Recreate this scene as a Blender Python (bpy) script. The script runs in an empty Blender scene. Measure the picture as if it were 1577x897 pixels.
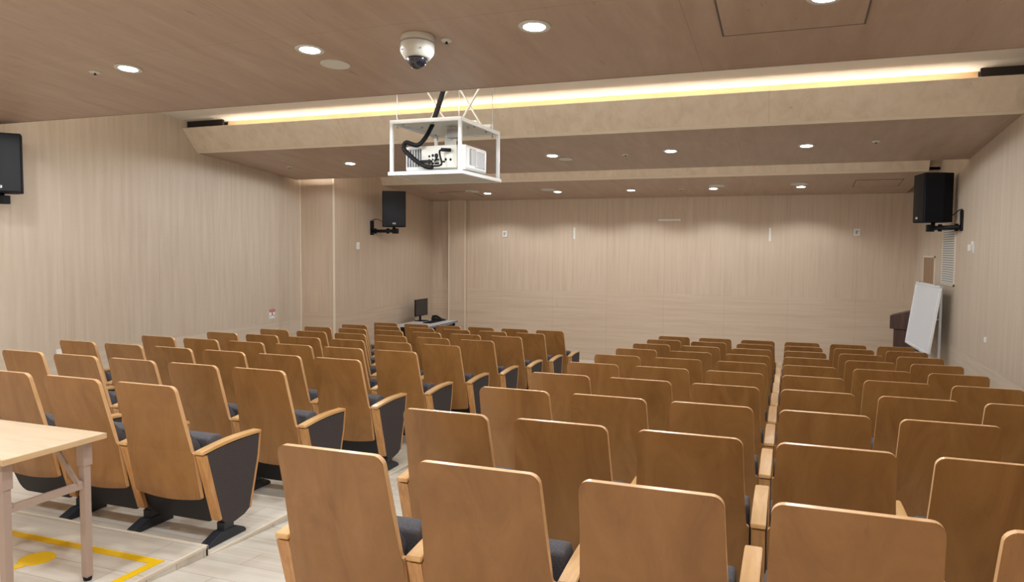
import bpy, bmesh, math, random
from mathutils import Vector, Matrix
PI = math.pi
random.seed(7)
S = bpy.context.scene
C = S.collection

# ------------------------------------------------------------------ camera
CAM = Vector((1.46564, -2.12629, 1.61907))
yaw, pitch, roll, FPX = -0.357126, -0.057934, 0.006841, 1142.663
cy, sy, cp, sp, cr, sr = math.cos(yaw), math.sin(yaw), math.cos(pitch), math.sin(pitch), math.cos(roll), math.sin(roll)
fwd = Vector((sy*cp, cy*cp, sp)); right = Vector((cy, -sy, 0)); up = right.cross(fwd)
r2 = cr*right + sr*up; u2 = -sr*right + cr*up
cd = bpy.data.cameras.new('camera'); cam = bpy.data.objects.new('camera', cd); C.objects.link(cam)
cd.sensor_fit = 'HORIZONTAL'; cd.sensor_width = 36.0; cd.lens = FPX/1577*36
cd.clip_start = 0.05; cd.clip_end = 60
M = Matrix((r2, u2, -fwd)).transposed().to_4x4(); M.translation = CAM
cam.matrix_world = M
S.camera = cam
# ------------------------------------------------------------------ look
S.view_settings.view_transform = 'Standard'; S.view_settings.look = 'None'
S.view_settings.gamma = 1.0; S.view_settings.use_curve_mapping = False
S.view_settings.exposure = 0.85
w = bpy.data.worlds.new('world'); S.world = w; w.use_nodes = True
w.node_tree.nodes['Background'].inputs[0].default_value = (0.02, 0.02, 0.022, 1)
LAMP_W = 17.0          # each ceiling downlight
LAMP_COL = (0.94, 0.97, 1.0)
COVE_W = 6.0; EDGE_W = 30.0

# ------------------------------------------------------------------ materials
def s2l(c):
    return tuple(((x/255)/12.92 if x/255 <= .04045 else ((x/255+.055)/1.055)**2.4) for x in c)
def mat(name, rgb, rough=.5, metal=0.0, emit=None, spec=None, coat=0.0):
    m = bpy.data.materials.new(name); m.use_nodes = True
    b = m.node_tree.nodes['Principled BSDF']
    b.inputs['Base Color'].default_value = (*s2l(rgb), 1)
    b.inputs['Roughness'].default_value = rough; b.inputs['Metallic'].default_value = metal
    if spec is not None: b.inputs['Specular IOR Level'].default_value = spec
    if coat: b.inputs['Coat Weight'].default_value = coat; b.inputs['Coat Roughness'].default_value = .25
    if emit: b.inputs['Emission Color'].default_value = (*emit[0], 1); b.inputs['Emission Strength'].default_value = emit[1]
    # faint surface unevenness so no surface is a flat colour
    nt = m.node_tree; tc = nt.nodes.new('ShaderNodeTexCoord'); n = nt.nodes.new('ShaderNodeTexNoise')
    n.inputs['Scale'].default_value = 60; bp = nt.nodes.new('ShaderNodeBump'); bp.inputs['Strength'].default_value = .04
    nt.links.new(tc.outputs['Object'], n.inputs['Vector']); nt.links.new(n.outputs['Fac'], bp.inputs['Height'])
    nt.links.new(bp.outputs['Normal'], b.inputs['Normal'])
    return m
class NT:
    def __init__(s, m): s.nt = m.node_tree; s.b = s.nt.nodes['Principled BSDF']
    def n(s, t, **k):
        x = s.nt.nodes.new(t)
        for a, v in k.items(): setattr(x, a, v)
        return x
    def l(s, a, b): s.nt.links.new(a, b)
    def math(s, op, a, b=None, c=None):
        x = s.n('ShaderNodeMath', operation=op)
        for i, v in enumerate((a, b, c)):
            if v is None: continue
            if isinstance(v, (int, float)): x.inputs[i].default_value = v
            else: s.l(v, x.inputs[i])
        return x.outputs[0]
    def ramp(s, fac, stops):
        r = s.n('ShaderNodeValToRGB'); e = r.color_ramp.elements
        while len(e) < len(stops): e.new(.5)
        for i, (p, c) in enumerate(stops): e[i].position = p; e[i].color = (*s2l(c), 1)
        s.l(fac, r.inputs[0]); return r.outputs[0]
    def mix(s, fac, a, b, mode='MIX'):
        x = s.n('ShaderNodeMix', data_type='RGBA', blend_type=mode)
        for i, v in ((0, fac), (6, a), (7, b)):
            if isinstance(v, (int, float)): x.inputs[i].default_value = v
            elif isinstance(v, tuple): x.inputs[i].default_value = (*v, 1)
            else: s.l(v, x.inputs[i])
        return x.outputs[2]
def wood(name, dark, mid, light, scale=(1, 1, 1), rough=.45, flecks=.5, seams=None, perf=None, band=None, coat=0.0, rnd=False, wob=.5):
    """veneer: stretched noise grain. scale = noise frequency per axis. seams = list of (axis, pitch, offset).
    perf = perforation pitch in metres (tuple of two axes). band = z below which grain turns horizontal."""
    m = bpy.data.materials.new(name); m.use_nodes = True; t = NT(m); b = t.b
    b.inputs['Roughness'].default_value = rough
    if coat: b.inputs['Coat Weight'].default_value = coat; b.inputs['Coat Roughness'].default_value = .18
    tc = t.n('ShaderNodeTexCoord'); v = tc.outputs['Object']
    sep = t.n('ShaderNodeSeparateXYZ'); t.l(v, sep.inputs[0]); ax = {'x': sep.outputs[0], 'y': sep.outputs[1], 'z': sep.outputs[2]}
    def grain(sc, seed):
        mp = t.n('ShaderNodeMapping'); mp.inputs['Scale'].default_value = sc; mp.inputs['Location'].default_value = (seed, seed*1.7, seed*.3)
        t.l(v, mp.inputs[0]); src = mp.outputs[0]
        if rnd:
            oi = t.n('ShaderNodeObjectInfo'); ad = t.n('ShaderNodeVectorMath', operation='ADD')
            cx = t.n('ShaderNodeCombineXYZ'); r_ = t.math('MULTIPLY', oi.outputs['Random'], 97.0)
            for i in range(3): t.l(r_, cx.inputs[i])
            t.l(mp.outputs[0], ad.inputs[0]); t.l(cx.outputs[0], ad.inputs[1]); src = ad.outputs[0]
        n = t.n('ShaderNodeTexNoise'); n.inputs['Scale'].default_value = 1; n.inputs['Detail'].default_value = 6
        n.inputs['Roughness'].default_value = .62; n.inputs['Distortion'].default_value = wob
        t.l(src, n.inputs['Vector']); return n.outputs['Fac'], src
    g, _ = grain(scale, 3.1)
    if band is not None:
        h, _ = grain((scale[2], scale[2], scale[0]), 9.3)
        f = t.math('LESS_THAN', ax['z'], band)
        g = t.math('ADD', t.math('MULTIPLY', g, t.math('SUBTRACT', 1.0, f)), t.math('MULTIPLY', h, f))
    col = t.ramp(g, [(.3, dark), (.5, mid), (.72, light)])
    # slow blotches
    bl = t.n('ShaderNodeTexNoise'); bl.inputs['Scale'].default_value = 2.2; bl.inputs['Detail'].default_value = 2; t.l(v, bl.inputs['Vector'])
    col = t.mix(t.math('MULTIPLY', bl.outputs['Fac'], .28), col, s2l(dark))
    # short dark pores
    f2, _ = grain((scale[0]*3.5, scale[1]*3.5, scale[2]*3.5), 21.0)
    pf = t.math('MULTIPLY', t.math('GREATER_THAN', f2, .67), .35*flecks)
    col = t.mix(pf, col, s2l(tuple(x*.62 for x in dark)))
    if seams:
        for axn, pit, off in seams:
            q = t.math('DIVIDE', t.math('SUBTRACT', ax[axn], off), pit)
            fr = t.math('ABSOLUTE', t.math('SUBTRACT', t.math('FRACT', t.math('ADD', q, .5)), .5))
            ln = t.math('MULTIPLY', t.math('LESS_THAN', fr, .003/pit), .3)
            wn = t.n('ShaderNodeTexWhiteNoise', noise_dimensions='1D'); t.l(t.math('FLOOR', q), wn.inputs['W'])
            col = t.mix(t.math('MULTIPLY', wn.outputs['Value'], .16), col, s2l(dark))
            col = t.mix(ln, col, s2l(tuple(x*.6 for x in dark)))
    if perf:
        a1, a2, p = perf
        c1 = t.math('COSINE', t.math('MULTIPLY', ax[a1], 2*PI/p)); c2 = t.math('COSINE', t.math('MULTIPLY', ax[a2], 2*PI/p))
        d = t.math('GREATER_THAN', t.math('ADD', c1, c2), .95)
        fz = t.math('MULTIPLY', d, t.math('GREATER_THAN', ax['z'], .42))
        col = t.mix(t.math('MULTIPLY', fz, .5), col, s2l((120, 100, 80)))
    t.l(col, b.inputs['Base Color'])
    bp = t.n('ShaderNodeBump'); bp.inputs['Strength'].default_value = .03; t.l(g, bp.inputs['Height']); t.l(bp.outputs[0], b.inputs['Normal'])
    return m
WD = (189, 168, 146); WM = (199, 179, 157); WL = (207, 188, 167)
M_frontwall = wood('birch_front', WD, WM, WL, (16, 16, .8), .5, .6, [('x', 1.07, -1.75)], band=.80)
M_sidewall = wood('birch_perforated', (198, 182, 162), (210, 195, 176), (219, 205, 188), (16, 16, .8), .5, .5, [('y', 1.32, 3.79)], perf=('y', 'z', .016), band=.45)  # paler than the front wall: lamp light put into the colour
M_innerwall = wood('birch_side', WD, WM, WL, (16, 16, .8), .5, .5, [('y', 1.2, .4)], band=.55)
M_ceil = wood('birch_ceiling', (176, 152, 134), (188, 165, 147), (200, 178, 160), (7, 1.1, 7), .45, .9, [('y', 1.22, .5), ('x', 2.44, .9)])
M_fascia = wood('birch_fascia', (214, 198, 176), (226, 211, 190), (234, 221, 203), (8, 8, 1.2), .5, .9, [('x', 2.44, -1.2)])  # cove light on the slab faces is put into this paler veneer
M_trim = mat('pale_edge_trim', (226, 214, 194), .4)
M_plaster = mat('cove_plaster', (235, 230, 220), .7)
M_coveboard = wood('cove_board', (216, 180, 138), (226, 194, 152), (234, 206, 168), (1, 9, 9), .6, .3)
M_dark = mat('cove_end_shade', (38, 28, 24), .8)  # near-black colour painting the lack of light at the cove ends
M_hatchgap = mat('hatch_shadow_gap', (104, 92, 84), .7)
M_shell = wood('cherry_veneer', (138, 94, 48), (154, 108, 57), (168, 121, 69), (5, 5, 1.6), .38, .35, rnd=True, wob=1.6, coat=.25)
M_edge = wood('beech_edge', (208, 160, 112), (222, 178, 128), (232, 192, 146), (14, 3, 3), .35, .3, rnd=True, coat=.3)
M_arm = wood('ash_arm', (202, 154, 96), (218, 173, 114), (230, 189, 134), (26, 2.2, 26), .35, .5, rnd=True, coat=.3)
M_armpost = wood('ash_post', (182, 128, 72), (204, 150, 90), (220, 170, 112), (40, 40, 2.2), .35, .7, rnd=True, coat=.3)
M_table = wood('maple_top', (200, 174, 140), (210, 186, 152), (218, 196, 164), (2, 14, 14), .4, .2)
M_podium = wood('walnut', (62, 38, 28), (78, 50, 36), (94, 62, 46), (18, 18, 2), .4, .4)
def fabric(name, rgb, sc=900):
    m = mat(name, rgb, .9, spec=.2); t = NT(m); tc = t.n('ShaderNodeTexCoord'); n = t.n('ShaderNodeTexNoise')
    n.inputs['Scale'].default_value = sc; t.l(tc.outputs['Object'], n.inputs['Vector'])
    c = t.ramp(n.outputs['Fac'], [(.3, tuple(x*.8 for x in rgb)), (.7, tuple(min(255, x*1.2) for x in rgb))])
    t.l(c, t.b.inputs['Base Color']); return m
M_grey = fabric('grey_upholstery', (92, 89, 92), 260)
M_char = fabric('charcoal_panel', (74, 68, 68), 500)
M_pan = mat('black_seat_pan', (30, 28, 30), .55)
M_leg = mat('black_cast_leg', (34, 38, 46), .45)
M_spk = mat('black_speaker', (12, 16, 24), .7, spec=.25)
M_blk = mat('black_plastic', (12, 14, 19), .55, spec=.3)
M_white = mat('white_enamel', (232, 236, 238), .35)
M_offw = mat('off_white_plastic', (222, 222, 214), .4)
M_greyp = mat('grey_plastic', (150, 152, 156), .5)
M_grille = mat('dark_grille', (96, 100, 108), .6)
M_steel = mat('brushed_steel', (170, 172, 175), .3, .9)
M_rosy = mat('beige_painted_steel', (176, 154, 142), .45)
M_board = mat('whiteboard_face', (232, 240, 250), .25)
M_alum = mat('aluminium_frame', (205, 210, 216), .35, .5)
M_desk = mat('grey_laminate', (205, 208, 210), .4)
M_deskedge = mat('blue_grey_edge', (110, 122, 138), .5)
M_yel = mat('yellow_floor_paint', (240, 196, 16), .45)
M_red = mat('red_print', (196, 52, 52), .6)
M_dred = mat('maroon_print', (120, 40, 60), .6)
M_glassd = mat('smoked_dome', (16, 18, 34), .06, coat=1.0)
M_lens = mat('lamp_diffuser', (255, 255, 255), .4, emit=((.93, .97, 1.0), 14))
M_led = mat('led_strip', (255, 250, 240), .4, emit=((1, .86, .66), 8))
# pale laminate floor
def floor_mat():
    m = bpy.data.materials.new('pale_laminate'); m.use_nodes = True; t = NT(m); b = t.b
    tc = t.n('ShaderNodeTexCoord'); v = tc.outputs['Object']
    br = t.n('ShaderNodeTexBrick'); br.inputs['Scale'].default_value = 1; br.inputs['Brick Width'].default_value = 1.2
    br.inputs['Row Height'].default_value = .19; br.inputs['Mortar Size'].default_value = .0018; br.offset = .37
    br.inputs['Color1'].default_value = (*s2l((228, 224, 214)), 1); br.inputs['Color2'].default_value = (*s2l((216, 210, 198)), 1)
    br.inputs['Mortar'].default_value = (*s2l((165, 152, 132)), 1); t.l(v, br.inputs['Vector'])
    mp = t.n('ShaderNodeMapping'); mp.inputs['Scale'].default_value = (1.4, 16, 16); t.l(v, mp.inputs[0])
    n = t.n('ShaderNodeTexNoise'); n.inputs['Scale'].default_value = 1; n.inputs['Detail'].default_value = 6; n.inputs['Distortion'].default_value = .8
    t.l(mp.outputs[0], n.inputs['Vector'])
    g = t.ramp(n.outputs['Fac'], [(.3, (218, 212, 202)), (.55, (238, 235, 230)), (.75, (248, 247, 244))])
    t.l(t.mix(.75, br.outputs['Color'], g, 'MULTIPLY'), b.inputs['Base Color'])
    b.inputs['Roughness'].default_value = .3
    return m
M_floor = floor_mat()

# ------------------------------------------------------------------ mesh helpers
def new(): return bmesh.new()
def box(bm, x0, x1, y0, y1, z0, z1, bev=0, mi=0, mtx=None):
    g = bmesh.ops.create_cube(bm, size=1); vs = g['verts']
    for v in vs: v.co = Vector(((x0+x1)/2+v.co.x*(x1-x0), (y0+y1)/2+v.co.y*(y1-y0), (z0+z1)/2+v.co.z*(z1-z0)))
    fs = set(f for v in vs for f in v.link_faces)
    for f in fs: f.material_index = mi
    if bev:
        es = list(set(e for v in vs for e in v.link_edges))
        r = bmesh.ops.bevel(bm, geom=es, offset=bev, segments=2, affect='EDGES', profile=.6)
        vs = list(set(v for f in r['faces'] for v in f.verts) | set(v for v in vs if v.is_valid))
        for f in set(f for v in vs for f in v.link_faces): f.material_index = mi
    if mtx is not None: bmesh.ops.transform(bm, matrix=mtx, verts=[v for v in vs if v.is_valid])
    return vs
def prism(bm, pts, axis, a0, a1, mi=0, side_mi=None, bev=0):
    """polygon pts (2D) extruded along axis. axis 'x': pts=(y,z); 'y': pts=(x,z); 'z': pts=(x,y)"""
    def P(p, a): return {'x': (a, p[0], p[1]), 'y': (p[0], a, p[1]), 'z': (p[0], p[1], a)}[axis]
    A = [bm.verts.new(P(p, a0)) for p in pts]; B = [bm.verts.new(P(p, a1)) for p in pts]
    fs = [bm.faces.new(A), bm.faces.new(B[::-1])]
    for f in fs: f.material_index = mi
    n = len(pts); ss = []
    for i in range(n):
        f = bm.faces.new((A[i], B[i], B[(i+1) % n], A[(i+1) % n])); f.material_index = mi if side_mi is None else side_mi; ss.append(f)
    bmesh.ops.recalc_face_normals(bm, faces=fs+ss)
    if bev:
        es = list(set(e for f in fs for e in f.edges))
        bmesh.ops.bevel(bm, geom=es, offset=bev, segments=2, affect='EDGES', profile=.6)
    return A+B
def cyl(bm, p0, p1, r0, r1=None, seg=20, mi=0, caps=True):
    r1 = r0 if r1 is None else r1
    p0, p1 = Vector(p0), Vector(p1); d = p1-p0
    q = d.to_track_quat('Z', 'Y').to_matrix().to_4x4(); q.translation = (p0+p1)/2
    g = bmesh.ops.create_cone(bm, cap_ends=caps, segments=seg, radius1=r0, radius2=r1, depth=d.length, matrix=q)
    for f in set(f for v in g['verts'] for f in v.link_faces):
        f.material_index = mi
        if len(f.verts) == 4 and seg > 8: f.smooth = True
    return g['verts']
def tube(bm, pts, r, seg=10, mi=0):
    """smooth swept tube through pts"""
    P = [Vector(p) for p in pts]; out = []
    for i in range(len(P)-1):      # catmull-rom
        a, b, c, d = P[max(i-1, 0)], P[i], P[i+1], P[min(i+2, len(P)-1)]
        for k in range(6):
            u = k/6; out.append(.5*((2*b)+(-a+c)*u+(2*a-5*b+4*c-d)*u*u+(-a+3*b-3*c+d)*u**3))
    out.append(P[-1]); rings = []
    for i, p in enumerate(out):
        d = (out[min(i+1, len(out)-1)]-out[max(i-1, 0)]).normalized()
        u = d.cross(Vector((0, 0, 1)));  u = u if u.length > .05 else d.cross(Vector((1, 0, 0)))
        u.normalize(); w_ = d.cross(u)
        rings.append([bm.verts.new(p+r*(math.cos(2*PI*j/seg)*u+math.sin(2*PI*j/seg)*w_)) for j in range(seg)])
    for a, b in zip(rings, rings[1:]):
        for j in range(seg):
            f = bm.faces.new((a[j], a[(j+1) % seg], b[(j+1) % seg], b[j])); f.smooth = True; f.material_index = mi
    for rr in (rings[0][::-1], rings[-1]):
        f = bm.faces.new(rr); f.material_index = mi
def lathe(bm, prof, seg=36, mi=0, org=(0, 0, 0)):
    rings = []
    for r, z in prof:
        rings.append([bm.verts.new((org[0]+r*math.cos(2*PI*j/seg), org[1]+r*math.sin(2*PI*j/seg), org[2]+z)) for j in range(seg)])
    fs = []
    for a, b in zip(rings, rings[1:]):
        for j in range(seg):
            f = bm.faces.new((a[j], a[(j+1) % seg], b[(j+1) % seg], b[j])); f.smooth = True; f.material_index = mi; fs.append(f)
    for rr in (rings[0], rings[-1]):
        f = bm.faces.new(rr); f.material_index = mi; fs.append(f)
    bmesh.ops.recalc_face_normals(bm, faces=fs)
def obj(name, bm, mats, parent=None, loc=None, rot=None, smooth=False):
    me = bpy.data.meshes.new(name)
    bmesh.ops.recalc_face_normals(bm, faces=bm.faces[:])
    bm.to_mesh(me); bm.free()
    for m in (mats if isinstance(mats, (list, tuple)) else [mats]): me.materials.append(m)
    if smooth:
        for p in me.polygons: p.use_smooth = True
    o = bpy.data.objects.new(name, me); C.objects.link(o)
    if parent: o.parent = parent
    if loc: o.location = loc
    if rot: o.rotation_euler = rot
    return o
def tag(o, label, cat, group=None):
    o['label'] = label; o['category'] = cat
    if group: o['group'] = group
    return o
def thing(name, label, cat, loc=(0, 0, 0), rot=(0, 0, 0), group=None):
    o = bpy.data.objects.new(name, None); C.objects.link(o); o.location = loc; o.rotation_euler = rot
    o.empty_display_size = .1
    return tag(o, label, cat, group)
def struct(name, bm, m):
    o = obj(name, bm, m); o['kind'] = 'structure'; return o
def copy_tree(root, loc, rot=None, label=None, group=None):
    r = root.copy(); C.objects.link(r); r.location = loc
    if rot is not None: r.rotation_euler = rot
    if label: r['label'] = label
    if group: r['group'] = group
    for ch in list(root.children):
        c = ch.copy(); C.objects.link(c); c.parent = r
        for g in list(ch.children):
            d = g.copy(); C.objects.link(d); d.parent = c
    return r

# ------------------------------------------------------------------ room
XL, XR, XI, YF, YB = -6.0, 3.4, -5.4, 11.6, -4.0
FZ = -.513                       # floor in front of the seats
ROWP, DROP = .91388, .0570
def z_row(r): return -(r-1)*DROP
# tiered floor: cross-section of each seating block, and the ramped aisle between
STEP0 = .98
AX0, AX1 = -1.44, -.36           # aisle between the blocks
bm = new()
def tier_profile():
    pts = [(YB, 0.0), (STEP0, 0.0)]
    for r in range(2, 11):
        y = STEP0+(r-2)*ROWP; pts.append((y, z_row(r)))
        y2 = STEP0+(r-1)*ROWP if r < 10 else YF; pts.append((y2, z_row(r)))
    return pts
prof = tier_profile()
for x0, x1 in ((XL-.3, AX0), (AX1, XR+.1)):
    prism(bm, prof+[(YF, -.9), (YB, -.9)], 'x', x0, x1)
ramp = [(YB, -.002), (STEP0-ROWP, -.002)] + [(STEP0+(r-2)*ROWP, z_row(r)-.001) for r in range(2, 11)] + [(YF, FZ-.001), (YF, -.9), (YB, -.9)]
prism(bm, ramp, 'x', AX0, AX1)
struct('floor', bm, M_floor)
bm = new()                        # pale nosing along the tier sides and fronts
for r in range(1, 10):
    y0, y1 = STEP0+(r-2)*ROWP, STEP0+(r-1)*ROWP
    z = z_row(r)
    box(bm, AX0-.012, AX0+.004, y0+.002, y1-.01, z-.012, z+.002)
    box(bm, XL, AX0, y1-.012, y1+.003, z-DROP+.002, z+.002)
    box(bm, AX1, XR, y1-.012, y1+.003, z-DROP+.002, z+.002)
struct('trim_1', bm, M_trim)
H = 3.9
bm = new()                        # left wall, with the shallow setback before the inner wall
box(bm, XL-.3, XL, YB-.2, 7.45, -1, H)
box(bm, XL-.3, XL-.05, 7.45, 8.4, -1, H)
struct('wall_left', bm, M_sidewall)
bm = new(); box(bm, XL-.05, XI, 8.08, YF+.2, -1, H)
o = struct('wall_left_inner', bm, M_innerwall); o.name = 'wall_left.001'
bm = new()
prism(bm, [(XR, YB-.2), (XR+.3, YB-.2), (XR+.3, YF+.2), (XR, YF+.2)], 'z', -1, H)
wr = struct('wall_right', bm, M_sidewall)
bm = new(); box(bm, XI-.02, XR+.3, YF, YF+.2, -1, H); struct('wall_front', bm, M_frontwall)
bm = new(); box(bm, XL-.3, XR+.3, YB-.2, YB, -1, H); struct('wall_back', bm, M_innerwall)
bm = new(); box(bm, -4.98, -4.62, 11.48, YF+.01, -1, 2.6)
o = struct('wall_front_pilaster', bm, M_innerwall); o.name = 'wall_front.001'
bm = new()                        # bright corner beads
box(bm, XL-.05, XL-.036, 8.068, 8.084, -.5, 2.9); box(bm, XI-.02, XI+.006, 8.066, 8.09, -.5, 3.0)
box(bm, -4.985, -4.970, 11.47, 11.49, -.513, 2.56); box(bm, -4.628, -4.614, 11.47, 11.49, -.513, 2.56)
struct('trim_2', bm, M_trim)
# stepped ceiling -----------------------------------------------------------
def zc0(y): return 2.80-.08*(y-3.0)
def zb1(y): return 2.858-.08*(y-5.8)
def zb2(y): return 2.723-.08*(y-9.6)
def zcv(y): return 3.283-.08*(y-5.2)
bm = new()
prism(bm, [(YB-.1, zc0(YB-.1)), (3.0, zc0(3.0)), (3.0, zc0(3.0)+.03), (YB-.1, zc0(YB-.1)+.03)], 'x', XL-.1, XR+.05)
struct('ceiling', bm, M_ceil)
bm = new()
prism(bm, [(2.4, zcv(2.4)), (5.76, zcv(5.76)), (5.76, zcv(5.76)+.05), (2.4, zcv(2.4)+.05)], 'x', XL-.2, XR+.1)
box(bm, XL-.1, XR+.1, 2.38, 2.42, 2.86, 3.6)
o = struct('ceiling_cove', bm, M_plaster); o.name = 'ceiling.001'
bm = new(); box(bm, -5.42, 3.02, 5.72, 5.75, 3.03, zcv(5.74)+.01)
o = struct('ceiling_coveboard', bm, M_coveboard); o.name = 'ceiling.002'
bm = new(); box(bm, XL, -5.42, 5.62, 5.65, 3.13, 3.27); box(bm, 3.02, XR, 5.62, 5.65, 3.13, 3.27)  # added dark blocks, painted shade for the unlit slot ends
o = struct('ceiling_cove_shade', bm, M_dark); o.name = 'ceiling.003'
def slab(y0, y1, zf, ytop, ztop, x0, x1, nm):
    bm = new()
    prism(bm, [(y0, zf(y0)), (y1, zf(y1)), (y1, zf(y1)+.02), (y0+.02, zf(y0)+.02)], 'x', x0, x1)
    o = struct('ceiling_slab', bm, M_ceil); o.name = nm[0]
    bm = new()
    prism(bm, [(y0-.001, zf(y0)), (y0+.02, zf(y0)+.021), (ytop+.02, ztop+.01), (ytop, ztop)], 'x', x0, x1)
    o = struct('ceiling_face', bm, M_fascia); o.name = nm[1]
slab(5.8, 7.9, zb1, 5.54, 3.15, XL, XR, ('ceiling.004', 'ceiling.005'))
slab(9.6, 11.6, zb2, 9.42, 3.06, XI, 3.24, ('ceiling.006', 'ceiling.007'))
bm = new()
box(bm, XL-.2, XR+.1, 7.7, 9.7, 3.16, 3.2); box(bm, XL-.1, XR+.1, 7.68, 7.72, 2.72, 3.2)
box(bm, XL-.1, XR+.1, 9.7, 9.74, 2.75, 3.2); box(bm, 3.24, XR+.1, 9.7, YF, 2.75, 2.79)
o = struct('ceiling_cove_front', bm, M_innerwall); o.name = 'ceiling.008'
def trimstrip(x0, x1, y, z, h, yt, zt):
    bm = new()
    d = Vector((0, yt-y, zt-z)).normalized(); a = Vector((0, y, z)); b_ = a+d*h; off = Vector((0, -.004, -.003))
    pts = [(p.y, p.z) for p in (a+off, b_+off, b_+Vector((0, .006, .004)), a+Vector((0, .006, .004)))]
    prism(bm, pts, 'x', x0, x1); return bm
struct('trim_3', trimstrip(XL, XR, 5.8, zb1(5.8), .034, 5.54, 3.15), M_trim)
struct('trim_4', trimstrip(XI, 3.24, 9.6, zb2(9.6), .034, 9.42, 3.06), M_trim)
bm = new(); box(bm, XL, XR, 2.995, 3.006, zc0(3)-.004, zc0(3)+.034); struct('trim_5', bm, M_ceil)
bm = new()
prism(bm, [(5.795, zb1(5.8)), (5.815, zb1(5.8)), (5.56, 3.15), (5.535, 3.15)], 'x', XL, XL+.022)
prism(bm, [(9.595, zb2(9.6)), (9.615, zb2(9.6)), (9.44, 3.06), (9.415, 3.06)], 'x', XI, XI+.022)
prism(bm, [(9.595, zb2(9.6)), (9.615, zb2(9.6)), (9.44, 3.06), (9.415, 3.06)], 'x', 3.22, 3.245)
struct('trim_6', bm, M_trim)

# cove LED strips (real lamps in the troughs)
def cove(label, x0, x1, y, z, watts, col, tilt, zc=None):
    t = thing('led_strip_light', label, 'cove light', ((x0+x1)/2, y, z))
    bm = new(); box(bm, -(x1-x0)/2, (x1-x0)/2, -.012, .012, -.01, .0); obj('led_channel', bm, M_white, t)
    bm = new(); box(bm, -(x1-x0)/2+.01, (x1-x0)/2-.01, -.006, .006, .0, .004); obj('led_diffuser', bm, M_led, t)
    ld = bpy.data.lights.new('cove_light', 'AREA'); ld.shape = 'RECTANGLE'; ld.size = x1-x0; ld.size_y = .02
    ld.energy = watts; ld.color = col
    lo = bpy.data.objects.new('cove_light', ld); C.objects.link(lo); lo.parent = t; lo.location = (0, 0, .012)
    lo.rotation_euler = (PI+tilt, 0, 0)
cove('warm LED strip in the ceiling trough above the projector', -5.40, 3.0, 5.695, 3.055, COVE_W, (1, .93, .85), .25)
cove('LED strip hidden on the back edge of the nearest ceiling panel', -5.40, 3.0, 2.93, 2.855, EDGE_W, (1, .96, .90), -.8)
cove('LED strip hidden on the back edge of the middle ceiling panel', -5.95, 3.0, 7.83, 2.735, EDGE_W*.45, (1, .96, .90), -.8)

# ------------------------------------------------------------------ seats
CT = .923                        # top of backrest above its floor
SL = .235                        # recline of the shell
def yz(zrel): return -zrel*SL
def shell_bm():
    half = []
    hw, r = .2127, .036
    for k in range(7):
        a = PI/2*k/6; half.append((hw-r+r*math.sin(a), -r+r*math.cos(a)))
    half += [(.2185, -.2), (.226, -.372), (.229, -.382), (.2365, -.386), (.2395, -.394), (.2390, -.5), (.2365, -.652), (.230, -.660)]
    for k in range(1, 7):
        x = .230*(1-k/6); half.append((x, -.660-.020*math.cos(PI/2*x/.230)))
    pts = half + [(-x, z) for x, z in reversed(half[:-1])]
    bm = new(); n = len(pts)
    # rows of quads keep the face flat but allow the slight lumbar curve
    def P(x, z, t):
        y = yz(z) + .010*math.sin(PI*min(1, max(0, -z/.66))) + t
        return (x, y - .006*(1-(x/.24)**2), z+CT)
    A = [bm.verts.new(P(x, z, 0)) for x, z in pts]; B = [bm.verts.new(P(x, z, .027)) for x, z in pts]
    fA = bm.faces.new(A); fB = bm.faces.new(B[::-1]); sd = []
    for i in range(n):
        f = bm.faces.new((A[i], B[i], B[(i+1) % n], A[(i+1) % n])); f.material_index = 1; sd.append(f)
    bmesh.ops.bevel(bm, geom=list(fA.edges), offset=.0025, segments=2, affect='EDGES')
    bmesh.ops.triangulate(bm, faces=[f for f in bm.faces if len(f.verts) > 4])
    return bm
def smooth_prism(pts, x0, x1, bev):
    bm = new(); prism(bm, pts, 'x', x0, x1)
    bmesh.ops.bevel(bm, geom=bm.edges[:], offset=bev, segments=3, affect='EDGES', profile=.5)
    return bm
def cushion_bm():
    pts = []
    f = [(-.06, .018), (-.15, .026), (-.27, .036), (-.36, .095), (-.52, .11), (-.63, .08)]
    for z, t in f: pts.append((yz(z)+.025+t, z+CT))
    for z in (-.63, -.3, -.06): pts.append((yz(z)+.028+.010*math.sin(PI*-z/.66), z+CT))
    return smooth_prism(pts, -.195, .195, .008)
def seat_bm():
    pts = [(.225, -.335), (.275, -.318), (.330, -.328), (.375, -.40), (.395, -.60), (.385, -.74), (.30, -.765), (.25, -.72)]
    return smooth_prism([(y, z+CT) for y, z in pts], -.232, .232, .014)
def pan_bm():
    bm = new(); r = .05; hw = .232
    half = [(hw, -.62)] + [(hw-r+r*math.cos(a), -.775-r*math.sin(a)) for a in [PI/2*k/5 for k in range(6)]]
    pts = half + [(-x, z) for x, z in reversed(half)]
    A = []; B = []
    for x, z in pts:
        y = .185+(-z-.62)*.42
        A.append(bm.verts.new((x, y, z+CT-(.012 if z < -.8 else 0)*(1-(x/hw)**2)))); B.append(bm.verts.new((x, y+.13, z+CT+.01)))
    n = len(pts); bm.faces.new(A); bm.faces.new(B[::-1])
    for i in range(n): bm.faces.new((A[i], B[i], B[(i+1) % n], A[(i+1) % n]))
    return bm
AB, AT = (.105, -.372), (.585, -.352)      # arm top: back and front (y, z)
AP0, AP1 = (.225, -.795), (.480, -.800)    # bottom of the arm stand
def arm_top(t):                            # arched upper line
    y = AB[0]+(AT[0]-AB[0])*t; z = AB[1]+(AT[1]-AB[1])*t+.013*math.sin(PI*t)
    return (y, z+CT)
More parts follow.
